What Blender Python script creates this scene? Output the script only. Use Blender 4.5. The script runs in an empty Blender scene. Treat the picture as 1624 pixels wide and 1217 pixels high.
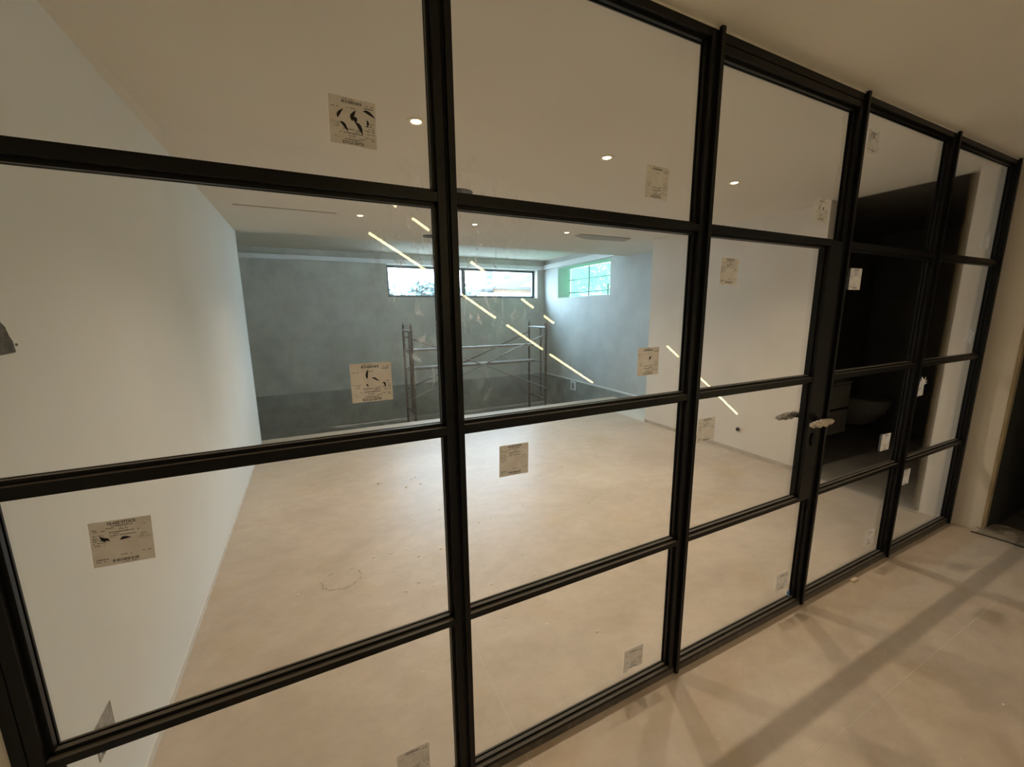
import bpy, bmesh, math, random
from mathutils import Vector, Matrix

random.seed(7)
scene = bpy.context.scene
COL = scene.collection

# ---------------------------------------------------------------- camera
CAM_X, CAM_Y, CAM_Z = 0.0, -1.08, 1.632
yaw, pit, rol = (math.radians(a) for a in (25.5912, -10.1143, -0.61077))
fw = Vector((math.sin(yaw) * math.cos(pit), math.cos(yaw) * math.cos(pit), math.sin(pit)))
rt = Vector((math.cos(yaw), -math.sin(yaw), 0.0))
up = rt.cross(fw)
rt2 = rt * math.cos(rol) + up * math.sin(rol)
up2 = up * math.cos(rol) - rt * math.sin(rol)
cam_data = bpy.data.cameras.new('camera')
cam = bpy.data.objects.new('camera', cam_data)
COL.objects.link(cam)
m = Matrix((rt2, up2, -fw)).transposed().to_4x4()
m.translation = Vector((CAM_X, CAM_Y, CAM_Z))
cam.matrix_world = m
cam_data.sensor_fit = 'HORIZONTAL'
cam_data.sensor_width = 36.0
cam_data.lens = 627.34 / 1624.0 * 36.0
cam_data.clip_start = 0.02
cam_data.clip_end = 300
scene.camera = cam

# ---------------------------------------------------------------- world, sun, exposure
world = bpy.data.worlds.new('sky')
scene.world = world
world.use_nodes = True
wn = world.node_tree.nodes
bg = wn['Background']
bg.inputs['Color'].default_value = (0.54, 0.77, 1.0, 1)
bg.inputs['Strength'].default_value = 42.0
sun_d = bpy.data.lights.new('sun', 'SUN')
sun_d.energy = 6.0
sun_d.angle = math.radians(0.6)
sun_d.color = (1.0, 0.96, 0.9)
sun = bpy.data.objects.new('sun', sun_d)
COL.objects.link(sun)
sun.rotation_euler = (math.radians(38), math.radians(-14), 0)   # from behind the building, onto the houses outside
vs = scene.view_settings
vs.view_transform = 'Standard'
vs.look = 'None'
vs.exposure = 0.12
vs.gamma = 1.0
vs.use_curve_mapping = False
scene.cycles.use_denoising = True
scene.cycles.max_bounces = 12
scene.cycles.diffuse_bounces = 6
scene.cycles.transparent_max_bounces = 24
scene.cycles.sample_clamp_indirect = 6.0

LAMP_COLOR = (1.0, 0.85, 0.69)
LAMP_POWER = 56.0
CORRIDOR_FILL_POWER = 13.0  # for the added fill lamps above the corridor, out of view

# ---------------------------------------------------------------- materials
MATS = {}


def new_mat(name):
    mt = bpy.data.materials.new(name)
    mt.use_nodes = True
    MATS[name] = mt
    return mt, mt.node_tree.nodes, mt.node_tree.links


def surf(name, color, rough=0.6, scale=6.0, amount=0.06, bump=0.0, bump_scale=60.0, metal=0.0, spec=0.4, color2=None, stretch=None):
    """A principled surface whose colour wanders a little between two tones (procedural noise in world space)."""
    mt, n, l = new_mat(name)
    p = n['Principled BSDF']
    geo = n.new('ShaderNodeNewGeometry')
    mapn = n.new('ShaderNodeMapping')
    if stretch:
        mapn.inputs['Scale'].default_value = stretch
    l.new(geo.outputs['Position'], mapn.inputs['Vector'])
    no = n.new('ShaderNodeTexNoise')
    no.inputs['Scale'].default_value = scale
    no.inputs['Detail'].default_value = 6
    no.inputs['Roughness'].default_value = 0.6
    l.new(mapn.outputs['Vector'], no.inputs['Vector'])
    ramp = n.new('ShaderNodeValToRGB')
    c2 = color2 or tuple(c * (1 - 2.2 * amount) for c in color)
    ramp.color_ramp.elements[0].position = 0.3
    ramp.color_ramp.elements[1].position = 0.68
    ramp.color_ramp.elements[0].color = (*c2, 1)
    ramp.color_ramp.elements[1].color = (*[min(1, c * (1 + amount)) for c in color], 1)
    l.new(no.outputs['Fac'], ramp.inputs['Fac'])
    l.new(ramp.outputs['Color'], p.inputs['Base Color'])
    p.inputs['Roughness'].default_value = rough
    p.inputs['Metallic'].default_value = metal
    p.inputs['Specular IOR Level'].default_value = spec
    if bump > 0:
        nb = n.new('ShaderNodeTexNoise')
        nb.inputs['Scale'].default_value = bump_scale
        nb.inputs['Detail'].default_value = 4
        l.new(geo.outputs['Position'], nb.inputs['Vector'])
        bm = n.new('ShaderNodeBump')
        bm.inputs['Strength'].default_value = bump
        bm.inputs['Distance'].default_value = 0.004
        l.new(nb.outputs['Fac'], bm.inputs['Height'])
        l.new(bm.outputs['Normal'], p.inputs['Normal'])
    return mt


def emit(name, color, strength):
    mt, n, l = new_mat(name)
    n.remove(n['Principled BSDF'])
    e = n.new('ShaderNodeEmission')
    e.inputs['Color'].default_value = (*color, 1)
    e.inputs['Strength'].default_value = strength
    l.new(e.outputs[0], n['Material Output'].inputs['Surface'])
    return mt


surf('wall_paint', (0.83, 0.81, 0.775), 0.75, 1.3, 0.02, 0.05, 90)
surf('warm_wall_paint', (0.76, 0.675, 0.575), 0.75, 1.6, 0.03, 0.08, 80)
surf('ceiling_paint', (0.76, 0.705, 0.635), 0.85, 1.2, 0.015)
surf('grey_plaster', (0.55, 0.55, 0.495), 0.85, 2.3, 0.10, 0.25, 35)
surf('raw_render', (0.34, 0.345, 0.31), 0.9, 3.5, 0.12, 0.3, 30)
surf('nook_plaster', (0.53, 0.53, 0.50), 0.85, 2.0, 0.07, 0.2, 35)
surf('cornice_white', (0.82, 0.83, 0.82), 0.6, 3, 0.02)
surf('grout', (0.66, 0.57, 0.46), 0.85, 40, 0.05)
surf('screed', (0.30, 0.28, 0.25), 0.9, 4, 0.1)
surf('black_frame', (0.007, 0.0068, 0.0065), 0.36, 20, 0.08, 0.04, 200, spec=0.22)
mt_ = MATS['black_frame']
n_, l_ = mt_.node_tree.nodes, mt_.node_tree.links
g_ = n_.new('ShaderNodeNewGeometry'); sx_ = n_.new('ShaderNodeSeparateXYZ'); l_.new(g_.outputs['True Normal'], sx_.inputs[0])
d_ = n_.new('ShaderNodeMapRange'); d_.inputs[1].default_value = 0.75; d_.inputs[2].default_value = 0.98; d_.inputs[4].default_value = 0.5; l_.new(sx_.outputs['Z'], d_.inputs[0])
m_ = n_.new('ShaderNodeMix'); m_.data_type = 'RGBA'; m_.inputs[7].default_value = (0.20, 0.165, 0.125, 1)   # building dust on the ledges
l_.new(d_.outputs[0], m_.inputs[0]); l_.new(n_['Color Ramp'].outputs['Color'], m_.inputs[6]); l_.new(m_.outputs[2], n_['Principled BSDF'].inputs['Base Color'])
surf('black_gasket', (0.006, 0.006, 0.006), 0.6, 20, 0.05)
surf('grey_channel', (0.12, 0.105, 0.09), 0.55, 30, 0.2, 0.1, 120)
surf('filler_white', (0.74, 0.68, 0.61), 0.8, 20, 0.06)
surf('strip_beige', (0.52, 0.43, 0.34), 0.9, 12, 0.1)
surf('dust_timber', (0.72, 0.56, 0.40), 0.8, 30, 0.12, stretch=(6, 1, 1))
surf('jamb_timber', (0.38, 0.29, 0.17), 0.75, 12, 0.18, 0.2, 60, stretch=(8, 8, 0.6))
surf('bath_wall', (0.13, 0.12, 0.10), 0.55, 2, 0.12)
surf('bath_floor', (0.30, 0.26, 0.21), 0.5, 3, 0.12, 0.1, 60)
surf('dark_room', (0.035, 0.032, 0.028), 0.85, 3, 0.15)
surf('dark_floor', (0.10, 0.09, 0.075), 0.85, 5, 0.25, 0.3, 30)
surf('vanity_grey', (0.40, 0.36, 0.305), 0.5, 3, 0.06)
surf('vanity_gap', (0.03, 0.027, 0.022), 0.7, 3, 0.05)
surf('ceramic', (0.44, 0.40, 0.37), 0.2, 2, 0.02, spec=0.6)
surf('steel_rust', (0.15, 0.12, 0.10), 0.6, 14, 0.35, 0.2, 80, metal=0.35)
surf('steel_bright', (0.34, 0.33, 0.31), 0.5, 14, 0.2, metal=0.5)
surf('plank_wood', (0.27, 0.235, 0.20), 0.8, 10, 0.2, stretch=(1, 6, 6))
surf('speaker_grille', (0.02, 0.02, 0.02), 0.7, 200, 0.4)
surf('vent_grey', (0.42, 0.37, 0.33), 0.7, 8, 0.06)
surf('slot_dark', (0.035, 0.03, 0.025), 0.7, 8, 0.06)
surf('lamp_trim', (0.80, 0.72, 0.60), 0.5, 8, 0.02)
surf('patch_plaster', (0.40, 0.365, 0.325), 0.9, 40, 0.2, 0.3, 80)
surf('patch_dark', (0.11, 0.10, 0.09), 0.9, 60, 0.4, 0.3, 80)
surf('black_hole', (0.015, 0.014, 0.013), 0.9, 10, 0.1)
surf('white_plastic', (0.78, 0.77, 0.74), 0.4, 8, 0.02)
surf('alu_dark', (0.055, 0.07, 0.085), 0.45, 12, 0.08)
surf('crumb', (0.86, 0.79, 0.70), 0.9, 30, 0.05)
surf('scuff', (0.33, 0.28, 0.22), 0.9, 60, 0.3)
surf('house_wall', (0.86, 0.84, 0.80), 0.9, 0.8, 0.03)
surf('house_roof', (0.050, 0.053, 0.055), 0.9, 2, 0.08)
surf('house_fascia', (0.12, 0.07, 0.045), 0.9, 2, 0.08)
surf('house_grey', (0.09, 0.10, 0.105), 0.9, 1.2, 0.05)
surf('house_pane', (0.02, 0.035, 0.035), 0.3, 1.2, 0.05)
surf('brick_red', (0.22, 0.06, 0.055), 0.9, 4, 0.1)
surf('foliage', (0.050, 0.068, 0.062), 0.9, 3, 0.4)
surf('bark', (0.05, 0.042, 0.036), 0.95, 6, 0.2)
surf('ground', (0.45, 0.43, 0.38), 0.95, 1, 0.1)
surf('paper_ink', (0.10, 0.09, 0.085), 0.8, 200, 0.4)
surf('black_ink', (0.008, 0.008, 0.010), 0.5, 100, 0.2)
surf('blue_tape', (0.11, 0.22, 0.48), 0.6, 60, 0.15)
emit('led_glow', (1.0, 0.80, 0.34), 24.0)
emit('lamp_glow', (1.0, 0.80, 0.42), 30.0)


def tile_material():
    """Sandy stone-effect porcelain: broad cloudy tones, brushed veins and pores; semi-matt with a smeared dusty gloss."""
    mt, n, l = new_mat('stone_tile')
    p = n['Principled BSDF']
    geo = n.new('ShaderNodeNewGeometry')
    a = n.new('ShaderNodeTexNoise'); a.inputs['Scale'].default_value = 1.1; a.inputs['Detail'].default_value = 7; a.inputs['Roughness'].default_value = 0.62
    a.inputs['Distortion'].default_value = 0.8
    mp = n.new('ShaderNodeMapping'); mp.inputs['Scale'].default_value = (0.85, 1.2, 1.0); mp.inputs['Rotation'].default_value = (0, 0, 0.35)
    l.new(geo.outputs['Position'], mp.inputs['Vector'])
    l.new(mp.outputs['Vector'], a.inputs['Vector'])
    r1 = n.new('ShaderNodeValToRGB')
    e = r1.color_ramp.elements
    e[0].position, e[0].color = 0.32, (0.51, 0.40, 0.297, 1)
    e[1].position, e[1].color = 0.70, (0.64, 0.515, 0.395, 1)
    l.new(a.outputs['Fac'], r1.inputs['Fac'])
    b = n.new('ShaderNodeTexNoise'); b.inputs['Scale'].default_value = 9; b.inputs['Detail'].default_value = 9; b.inputs['Roughness'].default_value = 0.72
    l.new(mp.outputs['Vector'], b.inputs['Vector'])
    r2 = n.new('ShaderNodeValToRGB')
    r2.color_ramp.elements[0].position, r2.color_ramp.elements[0].color = 0.35, (0.80, 0.78, 0.755, 1)
    r2.color_ramp.elements[1].position, r2.color_ramp.elements[1].color = 0.62, (1, 1, 1, 1)
    l.new(b.outputs['Fac'], r2.inputs['Fac'])
    mul = n.new('ShaderNodeMix'); mul.data_type = 'RGBA'; mul.blend_type = 'MULTIPLY'; mul.inputs[0].default_value = 0.65
    l.new(r1.outputs['Color'], mul.inputs[6]); l.new(r2.outputs['Color'], mul.inputs[7])
    # ochre water stains
    c = n.new('ShaderNodeTexNoise'); c.inputs['Scale'].default_value = 2.3; c.inputs['Detail'].default_value = 3
    l.new(geo.outputs['Position'], c.inputs['Vector'])
    r3 = n.new('ShaderNodeValToRGB')
    r3.color_ramp.elements[0].position, r3.color_ramp.elements[0].color = 0.56, (0, 0, 0, 1)
    r3.color_ramp.elements[1].position, r3.color_ramp.elements[1].color = 0.72, (1, 1, 1, 1)
    l.new(c.outputs['Fac'], r3.inputs['Fac'])
    st = n.new('ShaderNodeMath'); st.operation = 'MULTIPLY'; st.inputs[1].default_value = 0.5
    l.new(r3.outputs['Color'], st.inputs[0])
    mx = n.new('ShaderNodeMix'); mx.data_type = 'RGBA'; mx.blend_type = 'MULTIPLY'
    l.new(st.outputs[0], mx.inputs[0]); l.new(mul.outputs[2], mx.inputs[6]); mx.inputs[7].default_value = (0.92, 0.83, 0.62, 1)
    l.new(mx.outputs[2], p.inputs['Base Color'])
    rr = n.new('ShaderNodeMapRange'); rr.inputs[3].default_value = 0.32; rr.inputs[4].default_value = 0.50
    l.new(b.outputs['Fac'], rr.inputs[0]); l.new(rr.outputs[0], p.inputs['Roughness'])
    p.inputs['Specular IOR Level'].default_value = 0.45
    bp = n.new('ShaderNodeBump'); bp.inputs['Strength'].default_value = 0.12; bp.inputs['Distance'].default_value = 0.002
    l.new(b.outputs['Fac'], bp.inputs['Height']); l.new(bp.outputs['Normal'], p.inputs['Normal'])


tile_material()


def glass_material(name, tint=(0.97, 0.985, 0.975), smudge=False):
    """Clear pane: straight transparency plus mirror reflection by Schlick's curve, with hand smears in dusty patches."""
    mt, n, l = new_mat(name)
    n.remove(n['Principled BSDF'])
    lw = n.new('ShaderNodeLayerWeight'); lw.inputs['Blend'].default_value = 0.5
    pw = n.new('ShaderNodeMath'); pw.operation = 'POWER'; pw.inputs[1].default_value = 5.0
    l.new(lw.outputs['Facing'], pw.inputs[0])
    ma = n.new('ShaderNodeMath'); ma.operation = 'MULTIPLY_ADD'; ma.inputs[1].default_value = 0.957; ma.inputs[2].default_value = 0.043
    l.new(pw.outputs[0], ma.inputs[0])
    tr = n.new('ShaderNodeBsdfTransparent'); tr.inputs['Color'].default_value = (*tint, 1)
    gl = n.new('ShaderNodeBsdfGlossy'); gl.inputs['Roughness'].default_value = 0.0
    gl.inputs['Color'].default_value = (1, 1, 1, 1)
    mix = n.new('ShaderNodeMixShader')
    l.new(ma.outputs[0], mix.inputs[0]); l.new(tr.outputs[0], mix.inputs[1]); l.new(gl.outputs[0], mix.inputs[2])
    last = mix
    if smudge:
        geo = n.new('ShaderNodeNewGeometry')
        # wiped dirt around the first mullion: rounded patch with smeary noise inside
        sub = n.new('ShaderNodeVectorMath'); sub.operation = 'SUBTRACT'; sub.inputs[1].default_value = (0.37, 0.04, 1.70)
        l.new(geo.outputs['Position'], sub.inputs[0])
        sc = n.new('ShaderNodeVectorMath'); sc.operation = 'MULTIPLY'; sc.inputs[1].default_value = (3.6, 0.0, 2.6)
        l.new(sub.outputs[0], sc.inputs[0])
        ln = n.new('ShaderNodeVectorMath'); ln.operation = 'LENGTH'
        l.new(sc.outputs[0], ln.inputs[0])
        fall = n.new('ShaderNodeMapRange'); fall.inputs[1].default_value = 1.05; fall.inputs[2].default_value = 0.15
        l.new(ln.outputs['Value'], fall.inputs[0])
        mp = n.new('ShaderNodeMapping'); mp.inputs['Scale'].default_value = (1.6, 1.0, 0.7); mp.inputs['Rotation'].default_value = (0, 0.5, 0)
        l.new(geo.outputs['Position'], mp.inputs['Vector'])
        no = n.new('ShaderNodeTexNoise'); no.inputs['Scale'].default_value = 26; no.inputs['Detail'].default_value = 9; no.inputs['Roughness'].default_value = 0.65; no.inputs['Distortion'].default_value = 1.2
        l.new(mp.outputs['Vector'], no.inputs['Vector'])
        rp = n.new('ShaderNodeMapRange'); rp.inputs[1].default_value = 0.55; rp.inputs[2].default_value = 0.74; rp.inputs[3].default_value = 0.035; rp.inputs[4].default_value = 0.85
        l.new(no.outputs['Fac'], rp.inputs[0])
        mm = n.new('ShaderNodeMath'); mm.operation = 'MULTIPLY'
        l.new(fall.outputs[0], mm.inputs[0]); l.new(rp.outputs[0], mm.inputs[1])
        df = n.new('ShaderNodeBsdfDiffuse'); df.inputs['Color'].default_value = (0.85, 0.85, 0.83, 1)
        tl = n.new('ShaderNodeBsdfTranslucent'); tl.inputs['Color'].default_value = (1.0, 1.0, 1.0, 1)
        dm = n.new('ShaderNodeMixShader'); dm.inputs[0].default_value = 0.85
        l.new(df.outputs[0], dm.inputs[1]); l.new(tl.outputs[0], dm.inputs[2])
        m2 = n.new('ShaderNodeMixShader')
        l.new(mm.outputs[0], m2.inputs[0]); l.new(mix.outputs[0], m2.inputs[1]); l.new(dm.outputs[0], m2.inputs[2])
        last = m2
    l.new(last.outputs[0], n['Material Output'].inputs['Surface'])
    return mt


glass_material('partition_glass', smudge=True)
glass_material('window_glass', (0.95, 0.97, 0.97))


def paper_material():
    mt, n, l = new_mat('paper')
    n.remove(n['Principled BSDF'])
    geo = n.new('ShaderNodeNewGeometry')
    no = n.new('ShaderNodeTexNoise'); no.inputs['Scale'].default_value = 30; no.inputs['Detail'].default_value = 4
    l.new(geo.outputs['Position'], no.inputs['Vector'])
    rp = n.new('ShaderNodeValToRGB')
    rp.color_ramp.elements[0].position, rp.color_ramp.elements[0].color = 0.35, (0.80, 0.74, 0.67, 1)
    rp.color_ramp.elements[1].position, rp.color_ramp.elements[1].color = 0.65, (0.88, 0.83, 0.77, 1)
    l.new(no.outputs['Fac'], rp.inputs['Fac'])
    df = n.new('ShaderNodeBsdfDiffuse'); tl = n.new('ShaderNodeBsdfTranslucent')
    l.new(rp.outputs['Color'], df.inputs['Color']); l.new(rp.outputs['Color'], tl.inputs['Color'])
    mx = n.new('ShaderNodeMixShader'); mx.inputs[0].default_value = 0.48
    l.new(df.outputs[0], mx.inputs[1]); l.new(tl.outputs[0], mx.inputs[2])
    l.new(mx.outputs[0], n['Material Output'].inputs['Surface'])


paper_material()


def film_material(name, color, transp, trans=0.6):
    """Thin plastic sheet: translucent, a little see-through, with a soft sheen."""
    mt, n, l = new_mat(name)
    n.remove(n['Principled BSDF'])
    geo = n.new('ShaderNodeNewGeometry')
    no = n.new('ShaderNodeTexNoise'); no.inputs['Scale'].default_value = 5; no.inputs['Detail'].default_value = 4; no.inputs['Distortion'].default_value = 2
    l.new(geo.outputs['Position'], no.inputs['Vector'])
    rp = n.new('ShaderNodeValToRGB')
    rp.color_ramp.elements[0].position, rp.color_ramp.elements[0].color = 0.3, (*[c * 0.8 for c in color], 1)
    rp.color_ramp.elements[1].position, rp.color_ramp.elements[1].color = 0.7, (*color, 1)
    l.new(no.outputs['Fac'], rp.inputs['Fac'])
    df = n.new('ShaderNodeBsdfDiffuse'); tl = n.new('ShaderNodeBsdfTranslucent'); tr = n.new('ShaderNodeBsdfTransparent'); gl = n.new('ShaderNodeBsdfGlossy')
    gl.inputs['Roughness'].default_value = 0.15
    for s in (df, tl):
        l.new(rp.outputs['Color'], s.inputs['Color'])
    a = n.new('ShaderNodeMixShader'); a.inputs[0].default_value = trans
    l.new(df.outputs[0], a.inputs[1]); l.new(tl.outputs[0], a.inputs[2])
    b = n.new('ShaderNodeMixShader'); b.inputs[0].default_value = transp
    l.new(a.outputs[0], b.inputs[1]); l.new(tr.outputs[0], b.inputs[2])
    c = n.new('ShaderNodeMixShader'); c.inputs[0].default_value = 0.08
    l.new(b.outputs[0], c.inputs[1]); l.new(gl.outputs[0], c.inputs[2])
    l.new(c.outputs[0], n['Material Output'].inputs['Surface'])


film_material('green_film', (0.036, 0.110, 0.056), 0.0, 0.9)
film_material('clear_wrap', (0.78, 0.66, 0.52), 0.12, 0.3)
film_material('dusty_film', (0.46, 0.39, 0.31), 0.22, 0.3)


# ---------------------------------------------------------------- mesh helpers
def bm_box(bm, x0, x1, y0, y1, z0, z1):
    vs_ = [bm.verts.new(v) for v in ((x0, y0, z0), (x1, y0, z0), (x1, y1, z0), (x0, y1, z0), (x0, y0, z1), (x1, y0, z1), (x1, y1, z1), (x0, y1, z1))]
    for f in ((3, 2, 1, 0), (4, 5, 6, 7), (0, 1, 5, 4), (1, 2, 6, 5), (2, 3, 7, 6), (3, 0, 4, 7)):
        bm.faces.new([vs_[i] for i in f])


def bm_prism(bm, pts, axis, a0, a1):
    """Extrude a polygon. axis 'z': pts are (x,y); axis 'y': pts are (x,z); axis 'x': pts are (y,z)."""
    def p3(p, a):
        return {'z': (p[0], p[1], a), 'y': (p[0], a, p[1]), 'x': (a, p[0], p[1])}[axis]
    lo = [bm.verts.new(p3(p, a0)) for p in pts]
    hi = [bm.verts.new(p3(p, a1)) for p in pts]
    n = len(pts)
    bm.faces.new(lo[::-1]); bm.faces.new(hi)
    for i in range(n):
        bm.faces.new([lo[i], lo[(i + 1) % n], hi[(i + 1) % n], hi[i]])


def bm_tube(bm, a, b, r, seg=10, cap=True, r2=None):
    a, b = Vector(a), Vector(b)
    d = (b - a).normalized()
    s = d.cross(Vector((0, 0, 1)) if abs(d.z) < 0.95 else Vector((1, 0, 0))).normalized()
    t = d.cross(s)
    r2 = r if r2 is None else r2
    lo, hi = [], []
    for i in range(seg):
        an = 2 * math.pi * i / seg
        o = s * math.cos(an) + t * math.sin(an)
        lo.append(bm.verts.new(a + o * r)); hi.append(bm.verts.new(b + o * r2))
    for i in range(seg):
        bm.faces.new([lo[i], lo[(i + 1) % seg], hi[(i + 1) % seg], hi[i]])
    if cap:
        bm.faces.new(lo[::-1]); bm.faces.new(hi)


def bm_loft(bm, rings, close=True):
    """rings: lists of equal length of points; skins between them and caps the ends."""
    vr = [[bm.verts.new(p) for p in r] for r in rings]
    n = len(vr[0])
    for a, b in zip(vr, vr[1:]):
        for i in range(n):
            bm.faces.new([a[i], a[(i + 1) % n], b[(i + 1) % n], b[i]])
    if close:
        bm.faces.new(vr[0][::-1]); bm.faces.new(vr[-1])


def obj(name, bm, mat, parent=None, bevel=0.0, smooth=False, loc=None):
    bmesh.ops.recalc_face_normals(bm, faces=bm.faces)
    if bevel > 0:
        bmesh.ops.bevel(bm, geom=[e for e in bm.edges if len(e.link_faces) == 2 and e.calc_face_angle(0) > 0.6], offset=bevel, segments=2, profile=0.7, affect='EDGES', clamp_overlap=True)
    me = bpy.data.meshes.new(name)
    bm.to_mesh(me); bm.free()
    if smooth:
        for p in me.polygons:
            p.use_smooth = True
    me.materials.append(MATS[mat])
    o = bpy.data.objects.new(name, me)
    COL.objects.link(o)
    if loc:
        o.location = loc
    if parent:
        o.parent = parent
    return o


def boxes(name, lst, mat, parent=None, bevel=0.0):
    bm = bmesh.new()
    for b in lst:
        bm_box(bm, *b)
    return obj(name, bm, mat, parent, bevel)


def tag(o, label=None, cat=None, group=None, kind=None):
    if label: o['label'] = label
    if cat: o['category'] = cat
    if group: o['group'] = group
    if kind: o['kind'] = kind
    return o


def thing(name, label, cat, loc=(0, 0, 0), group=None, kind=None):
    o = bpy.data.objects.new(name, None)
    o.empty_display_size = 0.1
    COL.objects.link(o)
    o.location = loc
    return tag(o, label, cat, group, kind)


def struct(o, label=None):
    o['kind'] = 'structure'
    if label: o['label'] = label
    return o


# ---------------------------------------------------------------- the place: main dimensions
ZN = 2.588         # dropped ceiling on the corridor side
ZC = 2.61          # ceiling of corridor and room
XR = 4.275         # right wall face
XN = 5.06          # wall of the void, further right
YE = 4.90          # where the floor stops at the void
YC = 4.66          # where the lower ceiling stops
YF = 7.60          # far wall
YB = -1.64         # corridor wall behind the camera
ZV = -0.60         # floor of the void
ZR = 2.86          # raised ceiling over the void


def xl(y):
    return -0.69 - 0.0235 * y


# floor slab + single tiles
slab = boxes('floor', [(-1.0, XR + 0.02, YB - 0.1, YE, -0.20, -0.0003), (XR + 0.02, XN + 0.02, 3.24, YE, -0.20, -0.0003)], 'grout')
struct(slab, 'sandy stone tiled floor running under the glass partition')
TL, TW, J = 2.80, 1.20, 0.0018
row0 = -0.472
tile_cache = {}
for ri in range(-1, 5):
    y0 = row0 + ri * TW
    y1 = y0 + TW
    off = 0.56 if ri % 2 == 0 else 0.90
    ya, yb_ = max(y0 + J / 2, YB), min(y1 - J / 2, YE)
    for ci in range(-2, 3):
        xa, xb = off + ci * TL + J / 2, off + (ci + 1) * TL - J / 2
        xmax = XR if ya < 3.2 else XN
        xa, xb = max(xa, -0.86), min(xb, xmax)
        if xb - xa < 0.05 or yb_ - ya < 0.05:
            continue
        key = (round(xb - xa, 3), round(yb_ - ya, 3))
        if key not in tile_cache:
            bm = bmesh.new()
            bm_box(bm, 0, key[0], 0, key[1], -0.004, 0.0)
            t = obj('tile', bm, 'stone_tile', slab, 0.0006)
            tile_cache[key] = t.data
        else:
            t = bpy.data.objects.new('tile', tile_cache[key]); COL.objects.link(t); t.parent = slab
        t.location = (xa, ya, 0)

# walls
bm = bmesh.new()
bm_prism(bm, [(xl(YB - 0.1), YB - 0.1), (xl(YC + 0.06), YC + 0.06), (xl(YC + 0.06) - 0.16, YC + 0.06), (xl(YB - 0.1) - 0.3, YB - 0.1)], 'z', -0.06, ZC)
wl = struct(obj('wall_left', bm, 'wall_paint'), 'plain white painted wall meeting the end of the partition')
struct(boxes('wall_back', [(-0.70, XR + 0.15, YB - 0.12, YB, -0.06, ZC)], 'warm_wall_paint'), 'painted corridor wall facing the glass, with sloping light strips')
# right wall: pier between the two dark openings, the beige stretch, the stretch beyond the dark doorway and its lintel
struct(boxes('wall_right', [(XR, XR + 0.15, 1.10, 3.25, -0.06, ZC), (XR, XR + 0.15, -0.15, 0.19, -0.06, ZC), (XR, XR + 0.15, YB, -0.95, -0.06, ZC), (XR + 0.15, XN + 0.3, 3.10, 3.25, -0.06, ZC)], 'warm_wall_paint'), 'beige painted wall with two dark openings')
struct(boxes('trim_1', [(XR - 0.004, XR, 1.10, 3.25, 0.0, 0.045)], 'strip_beige'), 'unpainted strip along the foot of the beige wall')
struct(boxes('baseboard_left', [], 'filler_white') if False else obj('baseboard_left', (lambda b: (bm_prism(b, [(xl(0.1) + 0.006, 0.1), (xl(YC) + 0.006, YC), (xl(YC) - 0.002, YC), (xl(0.1) - 0.002, 0.1)], 'z', 0.0, 0.035), b)[1])(bmesh.new()), 'filler_white'), 'thin cream strip at the foot of the white wall')
# far wall with window opening
WX0, WX1, WZ0, WZ1 = 1.33, 4.87, 1.985, 2.645
struct(boxes('wall_far', [(-2.0, WX0, YF, YF + 0.28, 0.12, ZR), (WX1, XN + 0.3, YF, YF + 0.28, 0.12, ZR), (WX0, WX1, YF, YF + 0.28, 0.12, WZ0), (WX0, WX1, YF, YF + 0.28, WZ1, ZR)], 'grey_plaster'), 'grey plastered wall with a long high window')
struct(boxes('wall_far_lower', [(-2.0, XN + 0.3, YF - 0.006, YF + 0.28, ZV, 0.12)], 'raw_render'), 'darker raw render at the foot of the far wall')
# void wall on the right with the green window
GY0, GY1, GZ0, GZ1 = 5.11, 6.96, 1.965, 2.63
RD = 0.36
struct(boxes('wall_nook', [(XN, XN + RD, 3.25, GY0, 0.13, ZR), (XN, XN + RD, GY1, YF, 0.13, ZR), (XN, XN + RD, GY0, GY1, 0.13, GZ0), (XN, XN + RD, GY0, GY1, GZ1, ZR)], 'nook_plaster'), 'pale plastered wall with the green film window')
struct(boxes('wall_nook_lower', [(XN - 0.006, XN + RD, 3.25, YF, ZV, 0.115)], 'raw_render'), 'raw render below the white line')
struct(boxes('trim_2', [(XN - 0.012, XN, 3.25, YF, 0.112, 0.142)], 'cornice_white'), 'thin white line along the side wall of the void')
struct(boxes('wall_void_left', [(-2.12, -1.9, YC, YF + 0.28, ZV, ZR), (-2.1, xl(YC), YC - 0.04, YC + 0.055, ZV, ZR)], 'grey_plaster'))
struct(boxes('floor_void', [(-2.1, XN + RD, YE, YF + 0.2, ZV - 0.1, ZV), (-2.1, XN + RD, YE - 0.15, YE - 0.001, ZV, -0.004)], 'screed'), 'lower concrete floor of the sunken area')
# ceilings
struct(boxes('ceiling', [(-1.3, XN + RD, YB - 0.12, YC, ZC, ZC + 0.22)], 'ceiling_paint'), 'flat cream ceiling')
struct(boxes('ceiling_corridor', [(-0.9, XR + 0.02, YB, 0.002, ZN, ZC)], 'ceiling_paint'), 'slightly lower cream ceiling of the corridor')
struct(boxes('ceiling_raised', [(-2.12, XN + RD, YC, YF + 0.28, ZR, ZR + 0.15)], 'ceiling_paint'), 'raised ceiling over the sunken area')
struct(boxes('trim_3', [(-1.9, XN, YF - 0.05, YF, 2.65, 2.735)], 'cornice_white', bevel=0.006), 'white cornice above the long window')
struct(boxes('trim_4', [(XN - 0.05, XN, YC + 0.0, YF - 0.05, 2.655, 2.76)], 'cornice_white', bevel=0.006), 'white cornice above the green window')
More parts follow.
